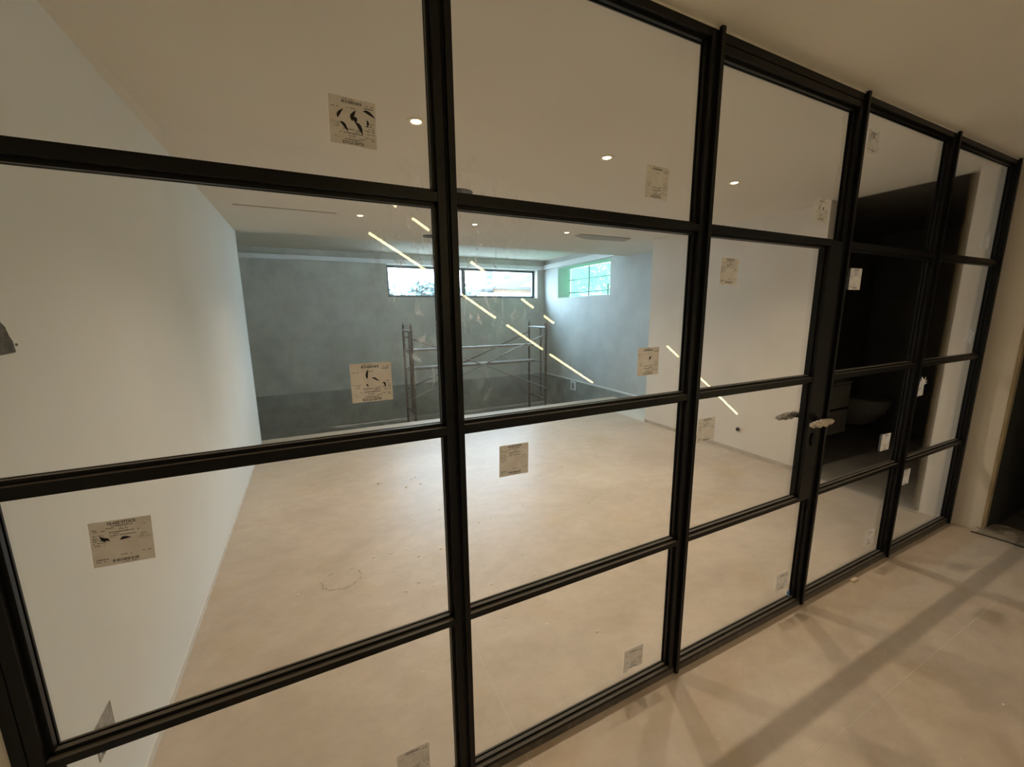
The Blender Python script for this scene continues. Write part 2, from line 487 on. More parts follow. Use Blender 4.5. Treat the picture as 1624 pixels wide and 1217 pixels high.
# bathroom seen through the opening
BX, BY = 6.95, 1.81
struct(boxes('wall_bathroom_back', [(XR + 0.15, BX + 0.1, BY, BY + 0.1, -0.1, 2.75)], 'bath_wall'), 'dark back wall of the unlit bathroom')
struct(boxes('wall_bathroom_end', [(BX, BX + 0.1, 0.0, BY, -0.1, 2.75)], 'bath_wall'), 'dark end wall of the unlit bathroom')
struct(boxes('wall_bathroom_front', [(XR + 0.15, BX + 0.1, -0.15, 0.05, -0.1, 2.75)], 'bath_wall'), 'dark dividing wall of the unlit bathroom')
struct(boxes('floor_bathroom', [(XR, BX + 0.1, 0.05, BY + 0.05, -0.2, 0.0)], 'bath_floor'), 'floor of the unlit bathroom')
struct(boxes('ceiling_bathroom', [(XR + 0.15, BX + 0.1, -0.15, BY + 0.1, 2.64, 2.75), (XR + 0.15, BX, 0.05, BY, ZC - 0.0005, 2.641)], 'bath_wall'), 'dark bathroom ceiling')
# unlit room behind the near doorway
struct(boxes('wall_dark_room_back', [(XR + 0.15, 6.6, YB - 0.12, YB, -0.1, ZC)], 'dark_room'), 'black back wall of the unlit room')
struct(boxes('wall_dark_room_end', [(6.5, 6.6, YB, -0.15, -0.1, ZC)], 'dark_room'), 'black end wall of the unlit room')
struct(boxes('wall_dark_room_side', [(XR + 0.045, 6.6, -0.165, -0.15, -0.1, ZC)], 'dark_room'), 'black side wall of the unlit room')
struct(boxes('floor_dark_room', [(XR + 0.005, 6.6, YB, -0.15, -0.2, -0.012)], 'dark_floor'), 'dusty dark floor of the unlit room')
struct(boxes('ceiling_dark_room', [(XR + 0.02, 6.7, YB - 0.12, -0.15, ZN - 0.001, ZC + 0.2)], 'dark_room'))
# door lining of the dark doorway
struct(boxes('door_2', [(XR - 0.004, XR + 0.046, -0.166, -0.15, 0, ZN), (XR - 0.004, XR + 0.046, -0.95, -0.934, 0, ZN)], 'jamb_timber', bevel=0.002), 'bare timber lining of the dark doorway')
struct(boxes('trim_5', [(XR - 0.0, XR + 0.15, 0.188, 0.192, 0, ZC)], 'vanity_grey'))


# ---------------------------------------------------------------- windows
def window(name, label, loc_boxes, pane_boxes, film=None):
    w = thing(name, label, 'window', kind='structure')
    for b in loc_boxes:
        boxes('window_frame', [b], 'alu_dark', w, 0.004)
    for b in pane_boxes:
        boxes('pane', [b], 'window_glass', w)
    return w


yw = YF + 0.16
FW = 0.055
xm = 3.03
w1 = window('window_1', 'long high window with dark frame and bright daylight',
            [(WX0, WX1, yw, yw + 0.06, WZ1 - 0.05, WZ1), (WX0, WX1, yw, yw + 0.06, WZ0, WZ0 + 0.05), (WX0, WX0 + FW, yw, yw + 0.06, WZ0 + 0.05, WZ1 - 0.05), (WX1 - FW, WX1, yw, yw + 0.06, WZ0 + 0.05, WZ1 - 0.05),
             (xm - 0.045, xm + 0.045, yw - 0.01, yw + 0.07, WZ0 + 0.05, WZ1 - 0.05)],
            [(WX0 + FW, xm - 0.045, yw + 0.025, yw + 0.035, WZ0 + 0.05, WZ1 - 0.05), (xm + 0.045, WX1 - FW, yw + 0.025, yw + 0.035, WZ0 + 0.05, WZ1 - 0.05)])
xg = XN + RD - 0.05
w2 = thing('window_2', 'window opening screened with crumpled green plastic film', 'window', kind='structure')
for b in [(xg, xg + 0.03, GY0, GY1, 2.36, 2.375), (xg, xg + 0.03, GY0, GY1, 2.07, 2.09), (xg, xg + 0.02, 6.2, 6.215, GZ0, GZ1), (xg, xg + 0.02, 5.55, 5.565, GZ0, 2.20)]:
    boxes('bar', [b], 'alu_dark', w2)
bm = bmesh.new()
NU, NV = 46, 20
rows = []
for j in range(NV + 1):
    rows.append([])
    for i in range(NU + 1):
        u, v = i / NU, j / NV
        y = GY0 + 0.004 + (GY1 - GY0 - 0.008) * u
        z = GZ0 + 0.004 + (GZ1 - GZ0 - 0.008) * v
        k = math.sin(math.pi * u) * math.sin(math.pi * v)
        x = xg + 0.045 + 0.022 * k * (math.sin(9 * u + 14 * v) + 0.7 * math.sin(23 * u - 17 * v) + random.uniform(-0.5, 0.5))
        rows[-1].append(bm.verts.new((x, y, z)))
for j in range(NV):
    for i in range(NU):
        bm.faces.new([rows[j][i], rows[j][i + 1], rows[j + 1][i + 1], rows[j + 1][i]])
obj('green_sheet', bm, 'green_film', w2)

# portals guide daylight sampling through the two openings
for nm, loc, rot, sx, sy in (('daylight_portal', ((WX0 + WX1) / 2, YF + 0.27, (WZ0 + WZ1) / 2), (math.radians(-90), 0, 0), WX1 - WX0, WZ1 - WZ0),
                             ('daylight_portal', (XN + RD + 0.02, (GY0 + GY1) / 2, (GZ0 + GZ1) / 2), (0, math.radians(90), 0), GZ1 - GZ0, GY1 - GY0)):
    ld = bpy.data.lights.new(nm, 'AREA')
    ld.shape = 'RECTANGLE'; ld.size = sx; ld.size_y = sy
    ld.cycles.is_portal = True
    lo = bpy.data.objects.new(nm, ld); COL.objects.link(lo)
    lo.location = loc; lo.rotation_euler = rot

# ---------------------------------------------------------------- glass partition
Y_NOSE, Y_G0, Y_G1, Y_BACK, Y_END = 0.016, 0.028, 0.034, 0.040, 0.046
B = 0.010


def bar_v(name, x0, x1, z0, z1, parent, lbead, rbead):
    """Vertical steel-look bar: slim front nose, beads either side that hold the glass, matching back."""
    bm = bmesh.new()
    bm_box(bm, x0, x1, 0.0, Y_NOSE, z0, z1)
    bm_box(bm, x0 - (B if lbead else 0), x1 + (B if rbead else 0), Y_NOSE, Y_G0, z0, z1)
    bm_box(bm, x0, x1, Y_G0, Y_G1, z0, z1)
    bm_box(bm, x0 - (B if lbead else 0), x1 + (B if rbead else 0), Y_G1, Y_BACK, z0, z1)
    return obj(name, bm, 'black_frame', parent, 0.0012)


def bar_h(name, x0, x1, z0, z1, parent, lo, hi):
    bm = bmesh.new()
    bm_box(bm, x0, x1, 0.001, Y_NOSE, z0, z1)
    za, zb = z0 - (B if lo else 0), z1 + (B if hi else 0)
    bm_box(bm, x0, x1, Y_NOSE, Y_G0, za, zb)
    bm_box(bm, x0, x1, Y_G0, Y_G1, z0, z1)
    bm_box(bm, x0, x1, Y_G1, Y_BACK, za, zb)
    return obj(name, bm, 'black_frame', parent, 0.0012)


POST_R = [-0.622, 0.3558, 1.336, 2.303, 3.269, 4.214]     # right edges of the posts
HALF = 0.023
ZB0, ZB1 = 0.035, 0.049
ZT0, ZT1 = 2.553, 2.579
MUN = [(0.651, 0.672), (1.284, 1.307), (1.922, 1.946)]


def panel(parent, xa, xb, zt0, zt1, right_extra=False):
    """One framed bay between x=xa and x=xb: stiles, rails, glazing bars and four panes."""
    bar_v('stile', xa, xa + HALF, ZB0, zt1, parent, False, True)
    bar_v('stile', xb - HALF, xb, ZB0, zt1, parent, True, False)
    bar_h('rail', xa + HALF, xb - HALF, ZB0, ZB1, parent, False, True)
    bar_h('rail', xa + HALF, xb - HALF, zt0, zt1, parent, True, False)
    for z0, z1 in MUN:
        bar_h('glazing_bar', xa + HALF, xb - HALF, z0, z1, parent, True, True)
    zs = [ZB1] + [z for mm_ in MUN for z in mm_] + [zt0]
    for k in range(4):
        boxes('pane', [(xa + HALF, xb - HALF, Y_G0 + 0.0005, Y_G1 - 0.0005, zs[2 * k], zs[2 * k + 1])], 'partition_glass', parent)


part = thing('glass_partition', 'black framed glass partition with four rows of panes in each bay', 'partition')
XA = -0.670
bays = [(XA + 0.025, POST_R[1] - 0.025), (POST_R[1] - 0.023, POST_R[2] - 0.025), None, (POST_R[3] - 0.023, POST_R[4] - 0.025), (POST_R[4] - 0.023, POST_R[5] - 0.0)]
for b in bays:
    if b:
        panel(part, b[0], b[1], ZT0, ZT1)
# outer post at the white wall, cover strips on the joints, filler above, channel below
bar_v('post', XA, XA + 0.023, ZB0, ZT1, part, False, False)
for i, xr in enumerate(POST_R[1:]):
    boxes('cover_strip', [(xr - 0.018, xr, -0.014, 0.0, 0.012, ZN - 0.001)], 'black_frame', part, 0.0012)
bar_h('head_rail', POST_R[2] - 0.023, POST_R[3] - 0.025, 2.549, ZT1, part, False, False)
boxes('head_filler', [(XA, XR, 0.003, 0.075, ZT1 + 0.0005, ZN + 0.001), (XA, XR, 0.004, 0.075, ZN + 0.001, ZC)], 'filler_white', part)
boxes('floor_channel', [(XA, XR, 0.004, 0.050, 0.0, ZB0)], 'grey_channel', part, 0.002)
boxes('end_filler', [(xl(0) - 0.02, XA - 0.0005, 0.006, 0.04, 0.0, ZT1)], 'warm_wall_paint', part)
boxes('end_filler', [(POST_R[5] + 0.0005, XR, 0.02, 0.04, 0.0, ZT1)], 'black_gasket', part)

# the door bay
DX0, DX1 = POST_R[2] - 0.023, POST_R[3] - 0.025
door = thing('door_1', 'black framed glass door with wide lock plate and wrapped lever handle', 'door', (0, 0, 0), kind='structure')
panel(door, DX0, DX1, 2.520, 2.545)
lock_x0 = 2.149
boxes('lock_plate', [(lock_x0, DX1 - HALF, -0.002, Y_END, MUN[0][1], MUN[2][0])], 'black_frame', door, 0.0015)
boxes('lock_bead', [(lock_x0 - B, lock_x0, Y_NOSE, Y_BACK, MUN[0][1], MUN[1][0]), (lock_x0 - B, lock_x0, Y_NOSE, Y_BACK, MUN[1][1], MUN[2][0])], 'black_frame', door)
# keyhole escutcheon
kx, kz = 2.199, 0.985
bm = bmesh.new()
seg = 24
ring = lambda rx, rz, y: [(kx + rx * math.cos(2 * math.pi * i / seg), y, kz + rz * math.sin(2 * math.pi * i / seg)) for i in range(seg)]
bm_loft(bm, [ring(0.018, 0.034, -0.002), ring(0.018, 0.034, -0.009), ring(0.015, 0.031, -0.011)])
esc = obj('escutcheon', bm, 'black_frame', door)
bm = bmesh.new()
bm_tube(bm, (kx, -0.0105, kz + 0.006), (kx, -0.0125, kz + 0.006), 0.006, 14)
bm_box(bm, kx - 0.003, kx + 0.003, -0.0125, -0.0105, kz - 0.016, kz + 0.006)
obj('keyhole', bm, 'black_gasket', esc)


def lever(side, hz=1.088, hx=2.212):
    """Lever handle wrapped in crumpled protective film. side -1: corridor, +1: room."""
    y0 = -0.002 if side < 0 else Y_END
    bm = bmesh.new()
    bm_tube(bm, (hx, y0, hz), (hx, y0 + side * 0.010, hz), 0.026, 24)
    bm_tube(bm, (hx, y0 + side * 0.010, hz), (hx, y0 + side * 0.062, hz), 0.011, 16)
    bm_tube(bm, (hx + 0.012, y0 + side * 0.055, hz), (hx - 0.135, y0 + side * 0.055, hz), 0.010, 16)
    h = obj('handle', bm, 'black_frame', door, smooth=False)
    rnd = random.Random(11 + side)
    rings = []
    N, S = 26, 20
    for i in range(N + 1):
        t = i / N
        x = hx + 0.034 - 0.176 * t
        prof = 0.011 + 0.006 * math.sin(math.pi * min(1, t * 1.05)) if 0.03 < t < 0.97 else 0.009
        r = []
        for k in range(S):
            a = 2 * math.pi * k / S
            q = prof * (1 + 0.16 * math.sin(3 * a + 21 * t) + rnd.uniform(-0.17, 0.17))
            r.append((x + rnd.uniform(-0.002, 0.002), y0 + side * 0.055 + q * math.cos(a), hz + q * math.sin(a)))
        rings.append(r)
    bm = bmesh.new()
    bm_loft(bm, rings)
    obj('plastic_wrap', bm, 'clear_wrap' if side < 0 else 'dusty_film', h)
    # loose tuft of film at the neck
    bm = bmesh.new()
    for k in range(7):
        a = rnd.uniform(0.2, 2.9)
        p = Vector((hx + rnd.uniform(-0.01, 0.012), y0 + side * rnd.uniform(0.02, 0.05), hz + 0.008))
        q = p + Vector((math.cos(a) * 0.022, rnd.uniform(-0.006, 0.006), 0.020 * math.sin(a) + 0.006))
        w = Vector((0.004, 0.004, 0))
        bm.faces.new([bm.verts.new(p - w), bm.verts.new(p + w), bm.verts.new(q)])
    obj('film_tuft', bm, 'black_gasket' if side < 0 else 'dusty_film', h)


lever(-1)
lever(1)

# ---------------------------------------------------------------- stickers on the panes
tc = bpy.data.curves.new('sticker_text', 'FONT')
tc.body = 'GLASS STOCK'
tc.align_x = 'CENTER'; tc.align_y = 'CENTER'
tc.size = 0.0125
tc.offset = 0.0004
to = bpy.data.objects.new('sticker_text', tc)
COL.objects.link(to)
bpy.context.view_layer.update()
tmesh = bpy.data.meshes.new_from_object(to.evaluated_get(bpy.context.evaluated_depsgraph_get()))
text_polys = [[Vector((tmesh.vertices[i].co.x, tmesh.vertices[i].co.y)) for i in p.vertices] for p in tmesh.polygons]
bpy.data.objects.remove(to)
bpy.data.meshes.remove(tmesh)
S = 0.105
KG = (1.08 + Y_G0) / (1.08 + 0.038)


def print_mesh(full, seed):
    """The flat print of one sticker: company heading, lines of small type, rules and a bar code. Local x/z, facing -y."""
    bm = bmesh.new()
    rnd = random.Random(seed)

    def quad(x0, x1, z0, z1, y=-0.0009):
        bm.faces.new([bm.verts.new((x0, y, z0)), bm.verts.new((x1, y, z0)), bm.verts.new((x1, y, z1)), bm.verts.new((x0, y, z1))])

    def dashes(x0, x1, z, h=0.0017, dens=0.75):
        x = x0
        while x < x1:
            w = rnd.uniform(0.0012, 0.0042)
            if rnd.random() < dens:
                quad(x, min(x + w, x1), z, z + h * rnd.uniform(0.7, 1.0))
            x += w + rnd.uniform(0.0004, 0.0012)
    for poly in text_polys:
        bm.faces.new([bm.verts.new((v.x * 0.62 + 0.002, -0.0009, v.y * 0.72 + 0.046)) for v in poly])
    dashes(-0.016, 0.020, 0.0385, 0.0024, 0.9)
    if full:
        dashes(-0.048, -0.036, 0.034); dashes(-0.030, -0.012, 0.0345); dashes(-0.006, 0.010, 0.034); dashes(0.028, 0.034, 0.037); dashes(0.038, 0.047, 0.035)
        dashes(-0.046, -0.040, 0.030); dashes(-0.034, -0.026, 0.030); dashes(-0.004, 0.012, 0.030)
        dashes(-0.020, 0.030, 0.0245, 0.0022, 0.95)
        dashes(-0.048, -0.030, 0.020); dashes(-0.020, -0.004, 0.0205); dashes(-0.020, 0.024, 0.016, 0.0022, 0.95)
        quad(-0.050, -0.010, 0.0125, 0.0130)
        dashes(-0.048, -0.028, 0.0140); dashes(-0.048, -0.034, 0.0080); dashes(0.028, 0.042, 0.013); dashes(0.030, 0.044, 0.008)
        quad(0.026, 0.050, 0.0045, 0.0050)
        dashes(-0.048, -0.026, 0.0030); dashes(-0.046, -0.030, -0.0030)
    dashes(-0.010, 0.016, -0.0310); dashes(0.026, 0.047, -0.0290)
    dashes(-0.047, -0.026, -0.0370, 0.0024, 0.9); dashes(-0.047, -0.028, -0.0420)
    x = -0.020
    while x < 0.024:
        w = rnd.choice((0.0005, 0.0008, 0.0014))
        quad(x, x + w, -0.0455, -0.0390)
        x += w + rnd.choice((0.0005, 0.0007, 0.0011))
    dashes(-0.010, 0.022, -0.0490, 0.0016, 0.9)
    bmesh.ops.recalc_face_normals(bm, faces=bm.faces)
    me = bpy.data.meshes.new('print')
    bm.to_mesh(me); bm.free()
    me.materials.append(MATS['paper_ink'])
    return me


print_full = print_mesh(True, 3)
SQ = [(-.5, -.5), (.5, -.5), (.5, .5), (-.5, .5)]
NOTCH_B = [(-.5, -.5), (-.30, -.52), (-.24, -.40), (-.05, -.36), (.05, -.36), (.12, -.43), (.2, -.46), (.5, -.45), (.5, .5), (-.5, .5)]
NOTCH_T = [(-.5, -.5), (-.28, -.48), (-.2, -.46), (.12, -.48), (.2, -.5), (.5, -.5), (.5, .42), (.48, .5), (.28, .46), (.22, .40), (-.05, .40), (-.2, .5), (-.28, .5), (-.32, .42), (-.45, .36), (-.5, .3)]
NOTCH_T2 = [(-.5, -.5), (.5, -.5), (.5, .5), (.36, .52), (.26, .40), (.05, .38), (-.2, .42), (-.24, .5), (-.5, .5)]
RAG_A = [(-.5, -.5), (-.25, -.5), (-.18, -.38), (0, -.40), (.12, -.5), (.42, -.5), (.46, .5), (.3, .5), (.2, .36), (-.05, .34), (-.18, .46), (-.5, .48)]
RAG_B = [(-.5, -.5), (-.2, -.5), (-.05, -.34), (.1, -.42), (.12, -.48), (.42, -.46), (.44, .12), (.62, .18), (.60, .3), (.32, .2), (.1, .42), (-.1, .5), (-.4, .5)]
RAG_C = [(-.5, -.5), (.46, -.5), (.44, .16), (.78, .20), (.78, .26), (.48, .26), (.84, .40), (.50, .38), (.56, .64), (.38, .48), (.2, .56), (.02, .72), (.0, .34), (-.14, .52), (-.2, .18), (-.34, .26), (-.36, .05), (-.5, .06)]


def leaf(bm, u, v, L, W, ang, y=-0.0013):
    c, s = math.cos(math.radians(ang)), math.sin(math.radians(ang))
    pts = []
    N = 9
    for i in range(N + 1):
        t = i / N
        pts.append((L * (t - .5), W * 0.68 * math.sin(math.pi * t ** 0.7)))
    for i in range(N - 1, 0, -1):
        t = i / N
        pts.append((L * (t - .5), -W * 0.28 * math.sin(math.pi * t) + 0.25 * W * math.sin(math.pi * t)))
    bm.faces.new([bm.verts.new(((u + a * c - b * s) * S, y, (v + a * s + b * c) * S)) for a, b in pts])


ST = [  # x, z (centre), tilt, upside-down print, outline, black smears, label
    (-0.442, 1.134, -2.6, False, SQ, [(-.28, .14, .17, .11, 145), (-.24, .08, .12, .06, -40), (.06, .06, .19, .09, 8)], 'printed glazing sticker with two black smears, in front of the white wall'),
    (0.115, 2.092, -1.5, True, SQ, [(-.26, .14, .25, .09, 60), (-.20, -.13, .26, .10, -48), (.03, .14, .26, .12, 72), (.02, .04, .16, .13, -60), (.12, -.12, .30, .12, -58), (.36, .22, .30, .10, -22), (.30, .02, .17, .07, -86)], 'printed glazing sticker with many black curls, beside a ceiling downlight'),
    (0.114, 1.451, 0.2, True, SQ, [(-.08, .22, .26, .08, 84), (-.12, -.08, .10, .05, -60), (.10, .06, .22, .06, -30), (.30, -.08, .16, .06, -70)], 'printed glazing sticker against the grey wall near the scaffold end'),
    (0.158, 0.162, 0.0, True, SQ, [], 'printed glazing sticker low on the bay next to the white wall'),
    (0.540, 1.155, -1.0, False, SQ, [], 'printed glazing sticker on the pane below the scaffold'),
    (1.107, 2.076, -1.0, True, SQ, [], 'printed glazing sticker on the ceiling-high pane between two downlights'),
    (1.108, 1.446, 0.5, True, SQ, [(.10, .12, .15, .11, 70)], 'printed glazing sticker with one black fleck, over the corner of the beige wall'),
    (1.108, 0.143, -1.5, True, NOTCH_B, [], 'pale glazing sticker with torn foot, low beside the door hinge'),
    (1.523, 1.789, -1.5, False, SQ, [], 'faint glazing sticker high on the door'),
    (1.459, 1.128, -0.5, False, SQ, [], 'faint glazing sticker on the door, beside the small black pipe end'),
    (2.120, 2.082, 1.0, True, NOTCH_T, [(-.16, .12, .30, .07, 82), (.08, .04, .20, .09, -80)], 'torn glazing sticker with two black flecks in the top corner of the door'),
    (2.164, 0.164, -1.5, True, NOTCH_B, [], 'torn white glazing sticker just above the blue tape scrap'),
    (2.483, 2.425, 0.8, False, NOTCH_T2, [(-.27, .24, .22, .05, 84), (-.06, .20, .20, .08, -82)], 'torn glazing sticker under the head rail, against the ceiling'),
    (2.491, 1.784, 0.5, False, SQ, [(-.05, .26, .06, .05, 0)], 'clean square glazing sticker against the dark bathroom'),
    (3.100, 0.819, -1.0, True, SQ, [], 'white glazing sticker below the toilet'),
    (3.096, 0.173, -3.0, True, NOTCH_B, [], 'white glazing sticker with torn corner, low in front of the bathroom floor'),
    (4.064, 2.076, 0.0, False, RAG_A, [], 'ragged plain sticker remnant at the ceiling-high end pane'),
    (4.085, 1.436, -2.0, False, RAG_B, [(.05, .12, .16, .10, 25)], 'ragged sticker remnant with one black hole, in the end bay'),
    (3.452, 1.128, 2.0, False, RAG_C, [], 'white sticker remnant with spiky torn top against black'),
    (3.465, 0.516, 0.0, False, SQ, [], 'white glazing sticker on the lowest part of the dark end bay'),
]
for i, (sx, sz, tilt, flip, outl, smears, lab) in enumerate(ST):
    bm = bmesh.new()
    bm_prism(bm, [(u * S, v * S) for u, v in outl], 'y', -0.0006, 0.0)
    o = obj('sticker', bm, 'paper')
    o.location = (sx * KG, Y_G0 + 0.0005 - 0.0001, CAM_Z + (sz - CAM_Z) * KG)
    o.rotation_euler = (0, math.radians(-tilt), 0)
    tag(o, lab, 'sticker', 'glazing stickers left on the panes')
    if outl not in (RAG_A, RAG_B):
        p = bpy.data.objects.new('print', print_full)
        COL.objects.link(p)
        p.parent = o
        if flip:
            p.rotation_euler = (0, math.pi, 0)
        if outl is not SQ:
            p.scale = (0.92, 1, 0.86)
        if outl is RAG_C:
            p.scale = (0.9, 1, 0.55); p.location = (-0.003, 0, -0.024)
    if smears:
        for sm in smears:
            bm = bmesh.new()
            leaf(bm, *sm)
            obj('black_smear', bm, 'black_ink', o)
# scrap of blue tape
bm = bmesh.new()
bm_prism(bm, [(2.203, .095), (2.226, .100), (2.236, .062), (2.238, .060), (2.222, .056)], 'y', Y_G0 - 0.0006, Y_G0 + 0.0004)
tag(obj('tape_scrap', bm, 'blue_tape'), 'small scrap of blue masking tape low on the door glass', 'tape')


# ---------------------------------------------------------------- ceiling fittings
def downlight(x, y, label, z=ZC, power=LAMP_POWER, group='recessed downlights in the room ceiling'):
    d = thing('downlight', label, 'downlight', (x, y, z), group)
    bm = bmesh.new()
    seg = 28
    rr = lambda r, z: [(r * math.cos(2 * math.pi * i / seg), r * math.sin(2 * math.pi * i / seg), z) for i in range(seg)]
    bm_loft(bm, [rr(0.047, 0.0), rr(0.047, -0.003), rr(0.043, -0.005), rr(0.028, -0.005), rr(0.025, 0.0)], close=False)
    obj('trim_ring', bm, 'lamp_trim', d, smooth=True)
    bm = bmesh.new()
    bm_loft(bm, [rr(0.025, -0.0005), rr(0.024, -0.003), rr(0.016, -0.0045)])
    obj('lamp', bm, 'lamp_glow', d, smooth=True)
    ld = bpy.data.lights.new('downlight_beam', 'SPOT')
    ld.energy = power
    ld.color = LAMP_COLOR
    ld.spot_size = math.radians(128)
    ld.spot_blend = 1.0
    ld.shadow_soft_size = 0.03
    lo = bpy.data.objects.new('downlight_beam', ld)
    COL.objects.link(lo)
    lo.parent = d
    lo.location = (0, 0, -0.04)


downlight(0.536, 1.150, 'lit recessed downlight near the partition, beside the sticker with black curls')
downlight(1.754, 1.135, 'lit recessed downlight near the partition, middle of its row')
downlight(2.992, 1.135, 'lit recessed downlight seen above the door')
downlight(0.457, 3.350, 'lit recessed downlight near the end of the dark ceiling slot')
downlight(1.651, 3.283, 'lit recessed downlight of the deeper row, beyond the round speaker')
downlight(2.862, 3.273, 'lit recessed downlight beside the long ceiling hatch')

# two unseen lamps added to brighten the corridor side of the glass
downlight(0.628, -0.90, 'added out-of-view fill light in the corridor ceiling beside the narrow bay', ZN, CORRIDOR_FILL_POWER, 'added fill lights in the corridor ceiling')
downlight(2.44, -0.90, 'added out-of-view fill light in the corridor ceiling in front of the door', ZN, CORRIDOR_FILL_POWER, 'added fill lights in the corridor ceiling')


def speaker(x, y, r, label):
    s = thing('ceiling_speaker', label, 'speaker', (x, y, ZC), 'round ceiling speakers')
    bm = bmesh.new(); bm_tube(bm, (0, 0, 0), (0, 0, -0.006), r, 32)
    obj('grille', bm, 'speaker_grille', s)
    bm = bmesh.new()
    seg = 32
    rr = lambda q, z: [(q * math.cos(2 * math.pi * i / seg), q * math.sin(2 * math.pi * i / seg), z) for i in range(seg)]
    bm_loft(bm, [rr(r + 0.006, 0), rr(r + 0.006, -0.004), rr(r, -0.007), rr(r - 0.003, -0.004)], close=False)
    obj('rim', bm, 'slot_dark', s)


speaker(1.125, 2.215, 0.098, 'dark round ceiling speaker in front of the deeper downlights')
speaker(1.375, 4.15, 0.098, 'dark round ceiling speaker near the edge of the raised ceiling')
v = thing('air_slot', 'long narrow dark air slot in the ceiling by the white wall', 'vent', (0, 0, ZC))
boxes('slot', [(-0.603, 0.236, 3.341, 3.365, -0.002, 0)], 'slot_dark', v)
boxes('slot_edge', [(-0.61, 0.243, 3.365, 3.369, -0.004, 0), (-0.61, 0.243, 3.337, 3.341, -0.004, 0)], 'lamp_trim', v)
bm = bmesh.new()
bm_prism(bm, [(3.073, 3.417), (3.075, 3.284), (3.895, 3.272), (3.965, 3.494), (3.366, 3.560)], 'z', -0.003, 0)
hatch = thing('ceiling_hatch', 'long brownish grey panel cut into the ceiling near the beige wall', 'hatch', (0, 0, ZC))
obj('panel', bm, 'vent_grey', hatch)
boxes('slot', [(3.09, 3.885, 3.277, 3.289, -0.0045, -0.003)], 'slot_dark', hatch)

# ---------------------------------------------------------------- light strips on the corridor wall (seen mirrored in the glass)
L1 = [(0.332, 2.142, 0.74, 1.894), (0.85, 1.824, 1.195, 1.597), (1.288, 1.543, 1.606, 1.338), (1.672, 1.297, 2.111, 1.023)]
L2 = [(0.40, 2.385, 0.511, 2.317), (0.610, 2.255, 0.719, 2.187), (1.01, 1.996, 1.112, 1.932), (1.418, 1.738, 1.52, 1.670), (1.615, 1.607, 1.710, 1.547)]
L3 = [(2.978, 1.305, 3.148, 1.184), (3.430, 0.983, 3.655, 0.823), (3.765, 0.742, 4.104, 0.497)]
for grp, lst, txt in (('long light strips on the corridor wall', L1, 'glowing light strip of the long sloping row, mirrored in the glass'), ('short light strips on the corridor wall', L2, 'short light strip of the row above the long one, mirrored in the glass'), ('lower light strips on the corridor wall', L3, 'glowing light strip of the row sloping towards the door, mirrored in the glass')):
    for k, (x0, z0, x1, z1) in enumerate(lst):
        lb = ('topmost ' if k == 0 else 'lowest ' if k == len(lst) - 1 else ('', 'second highest ', 'third highest ', 'fourth highest ')[k]) + txt
        L = math.hypot(x1 - x0, z1 - z0)
        t = thing('light_strip', lb, 'light strip', (x0, YB, z0), grp)
        t.rotation_euler = (0, math.atan2(-(z1 - z0), x1 - x0), 0)
        boxes('housing', [(-0.004, L + 0.004, 0.0, 0.008, -0.010, 0.010)], 'lamp_trim', t)
        boxes('diffuser', [(0, L, 0.008, 0.012, -0.007, 0.007)], 'led_glow', t, 0.002)

# ---------------------------------------------------------------- scaffold in the sunken area
sc = thing('scaffold', 'rusty steel tube scaffold tower below the long window', 'scaffold', (0, 0, ZV))
YN, YFR = 5.87, 6.59


def tube(name, a, b, r=0.021, mat='steel_rust'):
    bm = bmesh.new()
    bm_tube(bm, (a[0], a[1], a[2] - ZV), (b[0], b[1], b[2] - ZV), r, 10)
    return obj(name, bm, mat, sc, smooth=False)


for fx in (1.41, 4.10):
    for fy in (YN, YFR):
        tube('leg', (fx, fy, ZV), (fx, fy, 1.43), 0.022)
        tube('spigot', (fx, fy, 1.43), (fx, fy, 1.475), 0.016, 'steel_bright')
    tube('top_rail', (fx, YN, 1.335), (fx, YFR, 1.335), 0.021, 'steel_bright')
    tube('ladder_rail', (fx, 6.08, 1.335), (fx, 6.08, -0.12), 0.017)
    tube('bottom_rail', (fx, YN, -0.14), (fx, YFR, -0.14), 0.020)
    for z in (0.29, 0.62, 0.95):
        tube('rung', (fx, 6.08, z), (fx, YFR, z), 0.014)
for y, za, zb in ((YN - 0.03, 1.215, 0.105), (YFR + 0.03, 1.225, 0.126)):
    tube('brace', (1.41, y, za), (4.10, y, zb), 0.013, 'steel_bright' if y < 6 else 'steel_rust')
    tube('brace', (4.10, y + 0.02, za - 0.005), (1.41, y + 0.02, zb + 0.055), 0.013, 'steel_bright' if y < 6 else 'steel_rust')
for lab, z, y0 in (('pale scaffold plank, the upper of two', 0.945, 6.20), ('brown scaffold plank, the lower of two', 0.618, 6.15)):
    o = boxes('scaffold_plank', [(1.42, 4.02, y0, y0 + 0.22, z, z + 0.045)], 'plank_wood', None, 0.004)
    tag(o, lab, 'plank', 'planks on the scaffold')

# ---------------------------------------------------------------- bathroom fittings
van = thing('vanity_unit', 'dim grey two-drawer vanity unit in the dark bathroom', 'vanity', (0, 0, 0))
VY, VX0, VX1 = 1.33, 4.55, 5.60
boxes('carcass', [(VX0, VX1, VY + 0.02, BY - 0.002, 0.18, 0.775)], 'vanity_grey', van, 0.002)
boxes('worktop', [(VX0, VX1 + 0.01, VY - 0.005, BY - 0.002, 0.775, 0.80)], 'vanity_grey', van, 0.003)
for z0, z1 in ((0.185, 0.465), (0.495, 0.765)):
    d = boxes('drawer', [(VX0 + 0.003, VX1 - 0.003, VY, VY + 0.02, z0, z1)], 'vanity_grey', van, 0.002)
    boxes('grip_groove', [(VX0 + 0.003, VX1 - 0.003, VY + 0.004, VY + 0.02, z1, z1 + 0.018)], 'vanity_gap', d)
bm = bmesh.new()
seg = 28


